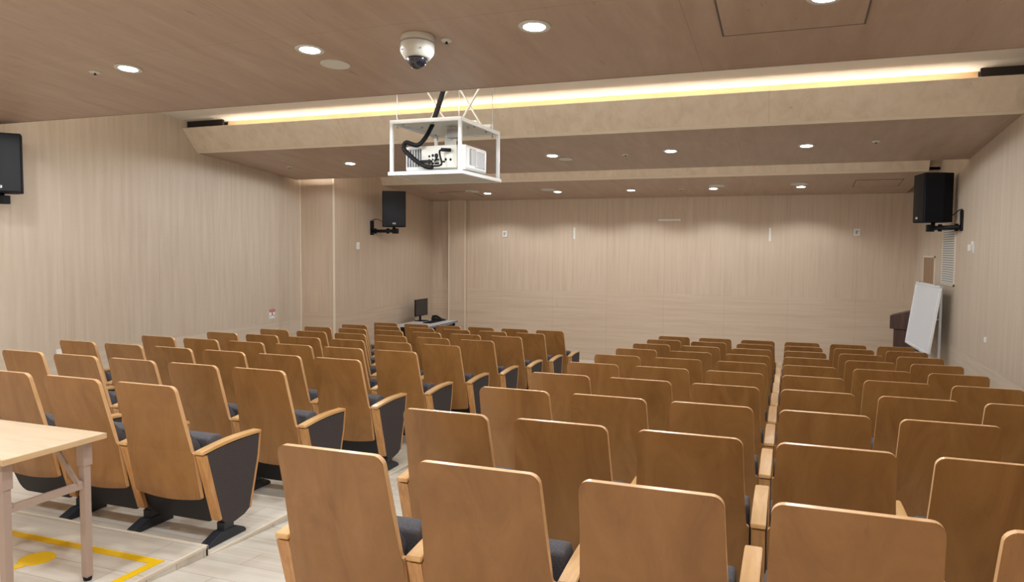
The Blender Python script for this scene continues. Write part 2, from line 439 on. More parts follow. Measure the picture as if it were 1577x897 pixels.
def armrest_bm():
    bm = new(); top = [arm_top(k/10) for k in range(11)]
    low = [(y, z-.019) for k, (y, z) in enumerate(top)]
    prism(bm, top+low[::-1], 'x', -.030, .030)
    bmesh.ops.bevel(bm, geom=[e for e in bm.edges if len(e.link_faces) == 2 and e.calc_face_angle(0) > .8], offset=.003, segments=2, affect='EDGES')
    return bm
def armframe_bm(back):
    bm = new()
    if back:
        pts = [(AB[0]+.006, AB[1]-.026), (AB[0]+.034, AB[1]-.024), (AP0[0]+.022, AP0[1]+.004), (AP0[0], AP0[1])]
    else:
        pts = [(AT[0]-.016, AT[1]-.021), (AT[0]-.001, AT[1]-.020), (AT[0]-.018, -.50), (AP1[0]+.008, AP1[1]), (AP1[0]-.008, AP1[1]), (AT[0]-.034, -.50)]
    prism(bm, [(y, z+CT) for y, z in pts], 'x', -.028, .028); return bm
def sidepanel_bm():
    bm = new()
    top = [arm_top(k/10) for k in range(11)]
    pts = [(min(max(y, AB[0]+.032), AT[0]-.016), z-.024) for y, z in top]
    pts += [(AT[0]-.034, -.50+CT), (AP1[0]-.008, AP1[1]+CT), (.43, -.822+CT), (.35, -.838+CT), (.28, -.826+CT), (AP0[0]+.02, AP0[1]+CT)]
    prism(bm, pts, 'x', -.0265, .0265); return bm
def leg_bm():
    bm = new(); prism(bm, [(.262, -.82+CT), (.345, -.82+CT), (.338, .035), (.262, .035)], 'x', -.026, .026, bev=.004); return bm
def foot_bm():
    bm = new()
    prism(bm, [(.135, 0), (.135, .014), (.16, .026), (.24, .058), (.36, .058), (.42, .030), (.435, .014), (.435, 0)], 'x', -.034, .034, bev=.005); return bm
MESH = {}
def part(name, key, fn, m, parent, x=0.0, smooth=False):
    if key not in MESH:
        o = obj(name, fn(), m, parent, (x, 0, 0), smooth=smooth); MESH[key] = o.data; return o
    o = bpy.data.objects.new(name, MESH[key]); C.objects.link(o); o.parent = parent; o.location = (x, 0, 0); return o
def add_arm(t, x):
    part('armrest', 'ar', armrest_bm, M_arm, t, x)
    part('arm_post', 'ab', lambda: armframe_bm(True), M_armpost, t, x)
    part('arm_post', 'af', lambda: armframe_bm(False), M_armpost, t, x)
    part('side_panel', 'sp', sidepanel_bm, M_char, t, x)
    lg = part('leg', 'lg', leg_bm, M_leg, t, x)
    part('foot', 'ft', foot_bm, M_leg, lg)
def make_seat(name='auditorium_seat', both=False):
    t = thing(name, 'x', 'chair')
    part('backrest', 'sh', shell_bm, [M_shell, M_edge], t)
    part('back_cushion', 'cu', cushion_bm, M_grey, t, smooth=True)
    part('seat_cushion', 'se', seat_bm, M_grey, t, smooth=True)
    part('seat_pan', 'pa', pan_bm, M_pan, t)
    add_arm(t, .275)
    if both: add_arm(t, -.275)
    return t
ORD = ['', 'first', 'second', 'third', 'fourth', 'fifth', 'sixth', 'seventh', 'eighth', 'ninth', 'tenth']
def rowname(r, n):                # r counted from the camera
    return 'nearest row' if r == 1 else ('frontmost row' if r == n else ORD[r]+' row')
DX = {}                           # small sideways differences between neighbouring seats
proto = make_seat(); proto_used = False
proto_end = make_seat(both=True); end_used = False
def put(x, r, label, group, end):
    global proto_used, end_used
    loc = (x, (r-1)*ROWP, z_row(r))
    if end:
        if not end_used: o = proto_end; end_used = True; o.location = loc
        else: o = copy_tree(proto_end, loc)
    else:
        if not proto_used: o = proto; proto_used = True; o.location = loc
        else: o = copy_tree(proto, loc)
    o['label'] = label; o['group'] = group
CW = ['', 'far left', 'second', 'third', 'fourth', 'fifth', 'far right']
for r in range(1, 11):            # right-hand block
    for c in range(1, 7):
        if r == 1 and c > 5: continue
        x = (c-1)*.55 + DX.get(('C', r, c), 0)
        if c == 1: lb = f'wood-backed seat at the aisle end of the {rowname(r,10)} in the right seating block'
        elif c == 6: lb = f'wood-backed seat by the right wall in the {rowname(r,10)} of the right block'
        else: lb = f'wood-backed seat, {ORD[c]} from the aisle in the {rowname(r,10)} of the right block'
        put(x, r, lb, 'wood-backed seats in the right seating block', c == 1)
for r in range(2, 11):            # left-hand block
    for c in range(0, 6):
        if (r == 2 and c > 2) or (r == 3 and c > 4): continue
        x = -1.804-c*.55 + DX.get(('L', r, c), 0)
        rn = rowname(r-1, 9)
        if c == 0: lb = f'seat with charcoal end panel facing the aisle, {rn} of the left block'
        elif c == 5: lb = f'wood-backed seat by the left wall in the {rn} of the left block'
        else: lb = f'wood-backed seat, {ORD[c+1]} from the aisle in the {rn} of the left block'
        put(x, r, lb, 'wood-backed seats in the left seating block', c == 5)

# ------------------------------------------------------------------ ceiling fittings
def tilt(): return (-math.atan(.08), 0, 0)
def downlight(x, y, zf, label, group, power=1.0, cone=None):
    t = thing('ceiling_light', label, 'ceiling light', (x, y, zf(y)), tilt(), group)
    bm = new(); lathe(bm, [(.078, .0), (.092, .0), (.094, -.004), (.088, -.010), (.078, -.008)], 40); obj('light_rim', bm, M_offw, t)
    bm = new(); lathe(bm, [(.0001, -.0005), (.0785, -.0005), (.0785, -.006), (.06, -.0085), (.0001, -.010)], 40); obj('light_diffuser', bm, M_lens, t)
    ld = bpy.data.lights.new('downlight', 'SPOT'); ld.energy = LAMP_W*power*2.6; ld.color = LAMP_COL
    ld.spot_size = math.radians(cone or 178); ld.spot_blend = .35 if cone else .12; ld.shadow_soft_size = .07
    lo = bpy.data.objects.new('downlight', ld); C.objects.link(lo); lo.parent = t; lo.location = (0, 0, -.022)
L0 = 'ceiling downlights over the back of the room'
for i, x in enumerate((-4.5, -2.99, -1.45, .07, 1.60)):
    if i: downlight(x, 1.95, zc0, f'round downlight, {["leftmost","second from left","third from left","rightmost"][i-1]} in the row nearest the camera', L0)
    else: downlight(x, 1.95, zc0, 'round downlight at the far left of the nearest ceiling panel, outside the picture', L0)
for y in (-.3, -2.4):
    for x in (-4.5, -2.99, -1.45, .07, 1.60):
        downlight(x, y, zc0, 'round downlight in the ceiling behind the camera', L0)
for x, n in ((-4.27, 'leftmost, left of the projector'), (-2.80, 'hidden behind the projector cage'), (-1.34, 'just right of the projector'), (.12, 'second from the right'), (1.61, 'rightmost')):
    downlight(x, 6.80, zb1, f'round downlight under the middle ceiling panel, {n}', 'downlights of the middle ceiling panel', .9)
for i, x in enumerate((-3.82, -2.46, -1.13, .25, 1.61)):
    downlight(x, 10.70, zb2, f'small round downlight near the front wall, {["leftmost","second","middle one","fourth","rightmost"][i]} of five from the left', 'downlights of the front ceiling panel', .66, 138)
def disc_plate(x, y, zf, label, r=.10, name='ceiling_speaker'):
    t = thing(name, label, 'ceiling speaker', (x, y, zf(y)), tilt(), 'round ceiling speakers')
    bm = new(); lathe(bm, [(r*.9, 0), (r, 0), (r, -.006), (r*.93, -.008), (r*.9, -.004)], 40); obj('rim', bm, M_offw, t)
    bm = new(); lathe(bm, [(.001, 0), (r*.91, 0), (r*.91, -.003), (.001, -.004)], 40); obj('grille', bm, mat('speaker_mesh', (196, 176, 154), .7) if 'spkmesh' not in MESH else MESH['spkmesh'], t)
    MESH['spkmesh'] = bpy.data.materials['speaker_mesh']
disc_plate(-1.46, 2.25, zc0, 'pale round ceiling speaker beside a downlight, left of the dome camera')
disc_plate(-1.24, 7.05, zb1, 'pale round ceiling speaker just behind a downlight, right of the projector', .09)
for x, n in ((-4.02, 'leftmost'), (-2.56, 'second from left'), (.33, 'third from left'), (1.58, 'rightmost')):
    disc_plate(x, 10.45, zb2, f'{n} pale round ceiling speaker behind the front downlights', .13)
def sprinkler(x, y, zf, label, r=.042):
    t = thing('sprinkler', label, 'sprinkler', (x, y, zf(y)), tilt(), 'sprinkler heads in the ceiling')
    bm = new(); lathe(bm, [(.001, 0), (r, 0), (r*.97, -.006), (r*.5, -.010), (.001, -.010)], 28); obj('rosette', bm, M_offw, t)
    bm = new(); cyl(bm, (0, 0, -.008), (0, 0, -.022), .007, .005, 12); box(bm, -.009, .009, -.009, .009, -.022, -.019); obj('sprinkler_head', bm, M_blk, t)
sprinkler(-3.32, 1.96, zc0, 'sprinkler head left of the leftmost near downlight')
sprinkler(-.52, 2.03, zc0, 'sprinkler head just right of the dome camera', .034)
sprinkler(-5.34, 6.88, zb1, 'sprinkler head at the left end of the middle ceiling panel')
sprinkler(-.44, 6.91, zb1, 'sprinkler head between two downlights of the middle ceiling panel')
sprinkler(2.30, 6.73, zb1, 'sprinkler head at the right end of the middle ceiling panel')
sprinkler(-.28, 10.72, zb2, 'tiny sprinkler head in the front ceiling panel')
def hatch(x0, x1, y0, y1, zf, label):
    t = thing('access_hatch', label, 'access hatch', ((x0+x1)/2, (y0+y1)/2, zf((y0+y1)/2)), tilt(), 'ceiling access hatches')
    a, b_ = (x1-x0)/2, (y1-y0)/2; g = .011
    bm = new(); box(bm, -a+g, a-g, -b_+g, b_-g, -.005, .004); obj('hatch_panel', bm, M_ceil, t)
    bm = new()
    for q in ((-a, a, -b_, -b_+g), (-a, a, b_-g, b_), (-a, -a+g, -b_, b_), (a-g, a, -b_, b_)): box(bm, *q, -.0052, .004)
    obj('hatch_gap_shade', bm, M_hatchgap, t)  # dark strips paint the shade of the gap round the panel
hatch(1.07, 1.82, 1.64, 2.38, zc0, 'square access hatch in the ceiling around the rightmost near downlight')
hatch(-4.70, -4.07, 10.46, 11.13, zb2, 'square access hatch in the front ceiling panel on the left')
hatch(2.37, 3.02, 10.2, 10.85, zb2, 'square access hatch in the front ceiling panel on the right')
# the lamp at the hatch must hang in front of the hatch panel
# dome camera
t = thing('dome_camera', 'white dome security camera with a dark glass ball on the ceiling', 'security camera', (-.663, 1.93, zc0(1.93)), tilt())
bm = new(); lathe(bm, [(.001, .0), (.098, .0), (.102, -.006), (.102, -.090), (.098, -.105), (.080, -.130), (.064, -.134), (.001, -.134)], 48)
obj('housing', bm, M_offw, t)
bm = new(); lathe(bm, [(.101, -.040), (.1035, -.041), (.1035, -.048), (.101, -.049)], 48); obj('seam_ring', bm, M_greyp, t)
bm = new(); pr = [(.001, -.132)] + [(.062*math.cos(a), -.134-.062*math.sin(a)) for a in [PI/2*k/10 for k in range(10)]] + [(.001, -.196)]
lathe(bm, pr, 40); obj('glass_dome', bm, M_glassd, t)
bm = new()
for a in (-2.2, -.9, .5, 1.8): cyl(bm, (.100*math.cos(a), .100*math.sin(a), -.098), (.104*math.cos(a), .104*math.sin(a), -.100), .005, seg=10)
obj('screw', bm, M_greyp, t)

# ------------------------------------------------------------------ projector and its lift cage
px0, px1, py0, py1, pz0, pz1 = -1.70, -1.046, 3.40, 4.26, 2.232, 2.668
t = thing('projector_cage', 'white steel open cage hanging from the ceiling around the projector', 'projector lift', ((px0+px1)/2, (py0+py1)/2, pz0))
a, b_, h = (px1-px0)/2, (py1-py0)/2, pz1-pz0; g = .026
def bar(nm, *q): bm = new(); box(bm, *q, bev=.002); return obj(nm, bm, M_white, t)
for sx in (-1, 1):
    for sy_ in (-1, 1):
        bm = new(); box(bm, *(sorted((sx*a, sx*(a-g)))), *(sorted((sy_*b_, sy_*(b_-g)))), .016, h-.019, bev=.002); obj('post', bm, M_white, t)
bm = new()
for q in ((-a-.012, a+.012, -b_-.012, -b_+g), (-a-.012, a+.012, b_-g, b_+.012), (-a-.012, -a+g, -b_+g, b_-g), (a-g, a+.012, -b_+g, b_-g)): box(bm, *q, -.012, .018, bev=.002)
obj('bottom_frame', bm, M_white, t)
bm = new(); box(bm, -a+.005, a-.005, -b_+.005, b_-.005, -.006, .004); obj('bottom_plate', bm, M_offw, t)
bm = new()
for q in ((-a, a, -b_, -b_+g), (-a, a, b_-g, b_), (-a, -a+g, -b_+g, b_-g), (a-g, a, -b_+g, b_-g)): box(bm, *q, h-.02, h+.012, bev=.002)
obj('top_frame', bm, M_white, t)
bm = new(); box(bm, -a+.01, a-.01, -b_+.01, b_-.01, h-.004, h+.006); obj('top_plate', bm, M_offw, t)
bm = new()
for x, y in ((-a*.75, -b_*.8), (-.18, -b_*.3), (.05, -b_*.85), (.2, 0), (a*.8, b_*.6), (-a*.8, b_*.7), (a*.85, -b_*.1)): cyl(bm, (x, y, h-.004), (x, y, h-.018), .009, seg=10)
obj('bolt', bm, M_steel, t)
topz = zcv((py0+py1)/2)-pz0
for x, y in ((-a+.05, -b_+.04), (a-.03, -b_+.03), (a-.05, b_-.06), (-a+.05, b_-.06)):
    bm = new(); cyl(bm, (x, y, h-.035), (x, y, topz-.04*y), .0035, seg=8); cyl(bm, (x, y, h-.05), (x, y, h-.03), .010, .004, seg=10); cyl(bm, (x, y, h+.02), (x, y, h+.10), .006, seg=8)
    obj('threaded_rod', bm, M_steel, t)
def bar3(bm, p0, p1, w_, d_):
    p0, p1 = Vector(p0), Vector(p1); dd = p1-p0; q = dd.to_track_quat('Z', 'Y').to_matrix().to_4x4(); q.translation = (p0+p1)/2
    box(bm, -w_/2, w_/2, -d_/2, d_/2, -dd.length/2, dd.length/2, mtx=q)
zt = topz-.01
for xa, xb in ((-.24, .0), (.08, .30)):          # two scissor lifts, each of two crossing stages
    zs = [h+.012, h+.36, zt]
    for k in range(2):
        for n_, (p, q) in enumerate(((xa, xb), (xb, xa))):
            bm = new(); bar3(bm, (p, .05+n_*.014, zs[k]), (q, .05+n_*.014, zs[k+1]), .024, .010); obj('scissor_bar', bm, M_offw, t)
bm = new()
box(bm, -.36, .30, -.06, -.02, h+.012, h+.04); box(bm, -.30, .34, .17, .21, h+.012, h+.04)
obj('cross_rail', bm, M_offw, t)
bm = new(); box(bm, -a, a, -.1, .3, zt-.02, zt+.02); obj('ceiling_plate', bm, M_offw, t)
# projector body
pr = thing('projector', 'white projector with grilles and rear ports inside the ceiling cage', 'projector', (-1.375, 3.80, 2.272))
pr.scale = (1.10, 1.0, 1.22)
bm = new()
box(bm, -.26, .26, -.20, .25, .0, .175, bev=.018)
obj('body', bm, M_white, pr)
bm = new(); box(bm, -.10, .20, -.245, -.19, .012, .168, bev=.006); obj('port_panel', bm, M_offw, pr)
bm = new(); box(bm, -.249, -.115, -.204, -.2, .03, .150); obj('grille', bm, M_grille, pr)
bm = new()
for k in range(6): box(bm, -.246+k*.0225, -.240+k*.0225, -.209, -.2, .03, .150)
obj('grille_slats', bm, M_offw, pr)
bm = new(); box(bm, .2585, .263, .0, .20, .03, .150); obj('grille', bm, M_grille, pr)
bm = new()
for k in range(15): box(bm, .262, .267, .0, .20, .033+k*.008, .0365+k*.008)
box(bm, .262, .268, -.004, .006, .026, .154); box(bm, .262, .268, .196, .204, .026, .154)
obj('grille_slats', bm, M_white, pr)
bm = new(); box(bm, .2585, .263, -.12, -.03, .04, .150); obj('grille', bm, M_grille, pr)
bm = new()
for k in range(13): box(bm, .262, .266, -.12, -.03, .043+k*.008, .0465+k*.008)
box(bm, .262, .267, -.078, -.070, .04, .150)
obj('grille_slats', bm, M_white, pr)
for (x, z, rr) in ((-.03, .095, .008), (.0, .100, .010), (.03, .098, .016), (-.03, .070, .007), (.0, .072, .007), (.0, .045, .008), (-.03, .045, .006), (.11, .07, .009), (.15, .068, .009)):
    bm = new(); cyl(bm, (x, -.244, z), (x, -.249, z), rr, seg=16); obj('port', bm, M_blk, pr)
for (x, z) in ((.035, .072), (.035, .045), (.085, .055)):
    bm = new(); box(bm, x-.018, x+.018, -.249, -.244, z-.006, z+.006); obj('port', bm, M_blk, pr)
bm = new(); box(bm, .06, .14, -.247, -.244, .132, .138); obj('name_plate', bm, M_greyp, pr)
bm = new(); box(bm, .0, .07, -.02, .06, .175, .385, bev=.003); box(bm, -.06, .14, -.08, .12, .175, .187)
obj('mount_column', bm, M_offw, pr)
bm = new(); box(bm, .05, .15, -.09, -.02, .235, .30, bev=.006); obj('mount_bracket', bm, M_steel, pr)
# cables
cb = thing('cable_bundle', 'thick black cable sleeve hanging from the ceiling into the projector', 'cable', (-1.36, 3.5, 2.3))
bm = new(); tube(bm, [(-.0, .34, .98), (.0, .24, .70), (-.05, .14, .40)], .022); obj('drop_cable', bm, M_blk, cb)
bm = new(); tube(bm, [(-.05, .12, .365), (-.06, .02, .25), (-.12, -.02, .175), (-.22, -.03, .20), (-.245, -.03, .15), (-.18, -.03, .085), (-.10, -.03, .025), (-.03, -.02, -.01), (.02, -.02, -.012)], .019)
obj('cable_sleeve', bm, M_blk, cb)
bm = new(); tube(bm, [(.14, .04, .13), (.09, -.02, .125), (.095, -.03, .07), (.11, -.03, .02), (.09, -.03, -.002), (.02, -.02, -.004)], .008); obj('power_cable', bm, M_blk, cb)
bm = new(); cyl(bm, (.16, .035, .13), (.10, -.02, .13), .015); box(bm, -.10, .0, -.02, .02, .028, .05, bev=.005); cyl(bm, (.01, .04, .045), (.05, .0, .07), .008)
obj('plug', bm, M_blk, cb)

# ------------------------------------------------------------------ wall loudspeakers
def stroke(bm, x0, z0, x1, z1, w_, y, d=.002):
    v = Vector((x1-x0, z1-z0)); n = Vector((-v.y, v.x)).normalized()*w_/2
    pts = [(x0+n.x, z0+n.y), (x1+n.x, z1+n.y), (x1-n.x, z1-n.y), (x0-n.x, z0-n.y)]
    prism(bm, pts, 'y', y, y-d)
def speaker(label, loc, rotz, wallpt, side, tiltx=0.0):
    """loc = centre of the cabinet; wallpt = bracket plate centre on the wall (world)"""
    t = thing('wall_speaker', label, 'loudspeaker', loc, (0, 0, 0), 'black loudspeakers on wall brackets')
    Rz = Matrix.Rotation(rotz, 4, 'Z') @ Matrix.Rotation(tiltx, 4, 'X')
    def fin(nm, bm, m, sm=False):
        bmesh.ops.transform(bm, matrix=Rz, verts=bm.verts[:]); return obj(nm, bm, m, t, smooth=sm)
    bm = new(); prism(bm, [(-.20, -.16), (-.185, -.175), (.185, -.175), (.20, -.16), (.19, .05), (.13, .175), (-.13, .175), (-.19, .05)], 'z', -.305, .305, bev=.006)
    fin('cabinet', bm, M_spk)
    bm = new()
    pts = [(-.188, -.172)]+[(-.188+.376*k/8, -.180-.014*math.sin(PI*k/8)) for k in range(9)]+[(.188, -.172)]
    prism(bm, pts, 'z', -.292, .296); g_ = fin('grille', bm, M_blk)
    bm = new(); box(bm, -.001, .027, -.198, -.1935, -.262, -.236)
    badge = fin('badge', bm, M_white)
    bm = new(); stroke(bm, -.020, -.262, -.020, -.236, .006, -.194, .004); stroke(bm, -.018, -.249, -.004, -.237, .005, -.194, .004); stroke(bm, -.018, -.249, -.004, -.261, .005, -.194, .004)
    fin('logo', bm, M_white)
    bm = new(); stroke(bm, .005, -.259, .005, -.239, .0045, -.198, .001); stroke(bm, .007, -.249, .022, -.239, .0045, -.198, .001); stroke(bm, .007, -.249, .022, -.259, .0045, -.198, .001)
    fin('logo', bm, M_blk)
    # bracket
    wp = Vector(wallpt)-Vector(loc); bm = new()
    box(bm, *sorted((wp.x, wp.x+side*.022)), wp.y-.05, wp.y+.05, wp.z-.12, wp.z+.13, bev=.004)
    obj('wall_plate', bm, M_blk, t)
    zA = -.375; bm = new(); s0 = Vector((wp.x+side*.01, wp.y, zA)); s1 = Vector((side*.03, 0, zA))
    cyl(bm, s0, s1, .028, seg=16); m_ = s0.lerp(s1, .15); n_ = s0.lerp(s1, .68)
    cyl(bm, m_-Vector((0, 0, .045)), m_+Vector((0, 0, .045)), .022); cyl(bm, n_-Vector((0, 0, .045)), n_+Vector((0, 0, .045)), .024)
    box(bm, s1.x-.045, s1.x+.045, s1.y-.04, s1.y+.04, zA-.045, zA+.045, bev=.008)
    obj('bracket_arm', bm, M_blk, t)
    bm = new(); cyl(bm, (0, 0, zA), (0, 0, -.30), .024); obj('swivel_pin', bm, M_blk, t)
    c = Rz @ Vector((0, .15, -.18)); bm = new()
    tube(bm, [c, c.lerp(Vector((wp.x, wp.y, -.15)), .4)+Vector((0, 0, -.05)), c.lerp(Vector((wp.x, wp.y, -.15)), .75)+Vector((0, 0, -.01)), Vector((wp.x+side*.01, wp.y, wp.z+.14))], .006, 8)
    obj('cable', bm, M_blk, t)
    return t
speaker('black loudspeaker on the left wall, cut off by the left picture edge', (-5.76, 2.96, 2.405), math.radians(48), (-6.0, 2.90, 2.10), 1).scale = (.93, .93, .93)
speaker('black loudspeaker on the wall above the computer desk', (-5.00, 9.30, 2.275), math.radians(30), (-5.4, 9.22, 1.95), 1)
speaker('black loudspeaker high on the right wall above the whiteboard', (3.15, 8.52, 2.28), math.radians(-81), (3.4, 8.13, 1.98), -1)

# ------------------------------------------------------------------ small wall fittings
def plate_x(label, x, y, z, w_, h_, side, name, cat, extra=None, group=None):
    t = thing(name, label, cat, (x, y, z), (0, 0, 0), group)
    bm = new(); box(bm, *sorted((0, side*.012)), -w_/2, w_/2, -h_/2, h_/2, bev=.003); obj('plate', bm, M_white, t)
    if extra: extra(t)
    return t
def ex(t): bm = new(); box(bm, .011, .016, -.02, .02, -.028, .028, bev=.002); obj('rocker', bm, M_offw, t)
plate_x('white switch plate on the left inner wall below the loudspeaker', XI, 8.774, 1.64, .085, .12, 1, 'wall_switch', 'switch', ex)
def ex2(t): bm = new(); box(bm, -.05, -.012, -.035, .035, -.05, .03, bev=.012); obj('sensor', bm, M_offw, t)
plate_x('white box detector on the right wall right of the loudspeaker', XR, 7.53, 1.665, .10, .13, -1, 'wall_detector', 'detector', ex2)
plate_x('tiny pale outlet plate low on the right wall', XR, 6.78, .70, .06, .05, -1, 'wall_outlet', 'outlet')
plate_x('tiny pale outlet plate low on the left wall, above the seats', XL, 3.70, .45, .06, .06, 1, 'wall_outlet', 'outlet')
for x, z, n in ((-3.808, 1.896, 'left'), (2.519, 1.922, 'right')):
    t = thing('wall_switch', f'small white box at the {n} of the front wall', 'switch', (x, YF, z), group='white boxes on the front wall')
    bm = new(); box(bm, -.05, .05, -.02, 0, -.06, .06, bev=.004); obj('plate', bm, M_offw, t)
    bm = new(); cyl(bm, (.02, -.02, .02), (.02, -.024, .02), .008, seg=12); obj('button', bm, M_red, t)
    bm = new(); box(bm, -.025, .005, -.024, -.02, -.03, .03); obj('rocker', bm, M_greyp, t)
def tape(label, x0, x1, z0, z1):
    bm = new(); box(bm, -(x1-x0)/2, (x1-x0)/2, -.006, 0, -(z1-z0)/2, (z1-z0)/2)
    tag(obj('wall_strip', bm, M_offw, loc=((x0+x1)/2, YF, (z0+z1)/2)), label, 'wall strip', 'white strips on the front wall')
tape('short vertical white strip on the front wall left of centre', -2.41, -2.375, 1.80, 2.02)
tape('horizontal white strip high in the middle of the front wall', -.80, -.40, 2.135, 2.165)
tape('short vertical white strip on the front wall right of centre', 1.12, 1.155, 1.77, 2.00)
# fire-equipment sign on the left wall
t = thing('fire_sign', 'small red and white fire sign on the left wall above the seats', 'sign', (XL, 7.28, .583))
bm = new(); box(bm, 0, .004, -.065, .065, -.075, .065); obj('sign_board', bm, M_white, t)
bm = new(); box(bm, .004, .0055, -.065, .065, .022, .065)
obj('red_band', bm, M_red, t)
bm = new()
for y in (-.035, .0, .035):
    box(bm, .0055, .0065, y-.010, y+.010, .040, .046); box(bm, .0055, .0065, y-.003, y+.003, .030, .056)
obj('band_writing', bm, M_white, t)
bm = new(); box(bm, .004, .0058, -.009, .009, -.022, .022); prism(bm, [(-.02, -.015), (.02, -.015), (0, -.036)], 'x', .004, .0058)
obj('arrow', bm, M_dred, t)
bm = new(); box(bm, .004, .0055, -.045, -.035, -.055, -.025); box(bm, .004, .0055, .03, .052, -.035, -.028); box(bm, .004, .0055, .038, .044, -.055, -.035)
obj('writing', bm, M_dred, t)
# niche and slotted panel on the right wall
t = thing('wall_niche', 'small framed opening in the right wall above the whiteboard', 'wall niche', (XR, 10.28, 1.30))
bm = new()
for q in ((-.47, .47, .22, .245), (-.47, .47, -.40, -.38), (-.47, -.45, -.40, .245), (.45, .47, -.40, .245)): box(bm, -.012, 0, *q)
obj('frame', bm, M_trim, t)
bm = new(); box(bm, -.003, 0, -.45, .45, -.38, .22); obj('recess_shade_panel', bm, wood('shaded_panel', (140, 112, 88), (156, 128, 102), (170, 142, 116), (16, 16, .8), .6), t)  # flat panel, recess shade put into its darker wood tone
t = thing('wall_vent', 'tall slotted panel in a pale frame on the right wall', 'vent', (XR, 8.87, 1.56))
bm = new()
for q in ((-.42, .42, .36, .385), (-.42, .42, -.385, -.36), (-.42, -.39, -.385, .385), (.39, .42, -.385, .385)): box(bm, -.014, 0, *q)
obj('frame', bm, M_trim, t)
bm = new(); box(bm, -.004, 0, -.39, .39, -.36, .36); obj('backing', bm, M_greyp, t)
bm = new()
for k in range(24): box(bm, -.010, -.004, -.39, .39, -.355+k*.0302, -.340+k*.0302)
obj('slats', bm, M_offw, t)

# ------------------------------------------------------------------ front corner: desk, monitor, lectern, whiteboard
DZ = FZ+.72
t = thing('computer_desk', 'grey-topped desk in the front left corner by the wall', 'desk', (-4.88, 10.28, FZ))
bm = new(); box(bm, -.36, .36, -.62, .62, .695, .72, bev=.004); obj('desk_top', bm, [M_desk], t)
bm = new(); box(bm, .358, .372, -.625, .625, .688, .722, bev=.003); obj('edge_band', bm, M_deskedge, t)
for sx in (-.31, .31):
    for s_ in (-.56, .56):
        bm = new(); box(bm, sx-.02, sx+.02, s_-.02, s_+.02, 0, .695); obj('leg', bm, M_blk, t)
bm = new(); box(bm, .29, .31, -.55, .55, .60, .66); box(bm, -.31, -.29, -.55, .55, .3, .66); obj('rail', bm, M_blk, t)
bm = new(); box(bm, .05, .30, -.35, .10, .60, .688); obj('under_shelf', bm, M_blk, t)
t = thing('monitor', 'black computer monitor on the front left desk', 'monitor', (-5.12, 10.58, DZ))
bm = new(); box(bm, -.10, .10, -.12, .12, 0, .012, bev=.004); obj('base', bm, M_blk, t)
bm = new(); box(bm, -.05, -.025, -.025, .025, .01, .20, bev=.004); obj('stand', bm, M_blk, t)
bm = new(); box(bm, -.03, .0, -.25, .25, .10, .42, bev=.004); o = obj('housing', bm, M_blk, t)
bm = new(); box(bm, .0, .002, -.24, .24, .112, .41); obj('screen', bm, mat('dark_screen', (40, 36, 42), .25), t)
t = thing('keyboard', 'black keyboard on the front left desk', 'keyboard', (-4.82, 10.42, DZ))
bm = new(); box(bm, -.08, .08, -.22, .22, 0, .018, bev=.004); obj('case', bm, M_blk, t)
bm = new()
for i in range(5):
    for j in range(14): box(bm, -.07+i*.027, -.048+i*.027, -.205+j*.0295, -.180+j*.0295, .018, .023)
obj('keys', bm, M_blk, t)
t = thing('desk_phone', 'black boxy device beyond the keyboard on the desk', 'telephone', (-4.86, 10.76, DZ))
bm = new(); prism(bm, [(-.10, 0), (.12, 0), (.12, .02), (-.10, .07)], 'y', -.1, .1, bev=.005); obj('body', bm, M_blk, t)
bm = new(); tube(bm, [(-.09, -.07, .085), (-.0, -.075, .095), (.09, -.07, .045)], .018, 8); obj('handset', bm, M_blk, t)
# lectern
t = thing('lectern', 'dark brown wooden lectern standing behind the whiteboard', 'lectern', (3.13, 10.75, FZ), (0, 0, math.radians(-12)))
bm = new(); box(bm, -.10, .16, -.14, .14, .03, .95, bev=.004); obj('column', bm, M_podium, t)
bm = new(); prism(bm, [(-.15, .93), (.20, .93), (.20, 1.20), (.12, 1.21), (-.15, 1.13)], 'y', -.20, .20, bev=.004)
obj('desk_head', bm, M_podium, t)
bm = new(); box(bm, -.16, .20, -.19, .19, 0, .04, bev=.004); obj('base', bm, M_podium, t)
# whiteboard on a stand, leaning back
t = thing('whiteboard', 'white board in an aluminium frame on a stand by the right wall', 'whiteboard', (3.16, 9.20, FZ), (0, 0, math.radians(2.3)))
L_, hb = .75, .90; zb0 = .80
Tm = Matrix.Translation((-.045, 0, zb0)) @ Matrix.Rotation(math.radians(7.5), 4, 'Y')
def wb(nm, bm, m): bmesh.ops.transform(bm, matrix=Tm, verts=bm.verts[:]); return obj(nm, bm, m, t)
bm = new(); box(bm, -.006, .008, -L_+.02, L_-.02, .02, hb-.02); wb('writing_surface', bm, M_board)
bm = new()
for q in ((-L_, L_, 0, .035), (-L_, L_, hb-.035, hb), (-L_, -L_+.035, 0, hb), (L_-.035, L_, 0, hb)): box(bm, -.014, .014, *q, bev=.003)
wb('frame', bm, M_white)
bm = new(); box(bm, -.06, -.012, -.25, .25, -.012, .0, bev=.002); wb('pen_tray', bm, M_blk)
for y in (-L_+.25, L_-.25):
    bm = new(); box(bm, -.02, .02, y-.03, y+.03, hb-.005, hb+.012); wb('clip', bm, M_greyp)
for y in (-L_+.10, L_-.10):
    bm = new(); box(bm, .075, .105, y-.015, y+.015, .04, 1.62, bev=.003); box(bm, -.06, .19, y-.018, y+.018, .02, .05, bev=.003)
    cyl(bm, (-.04, y, .02), (-.04, y, .0), .02, seg=12); cyl(bm, (.17, y, .02), (.17, y, .0), .02, seg=12); cyl(bm, (.02, y, 1.26), (.09, y, 1.26), .012, seg=10)
    obj('stand_leg', bm, M_alum, t)
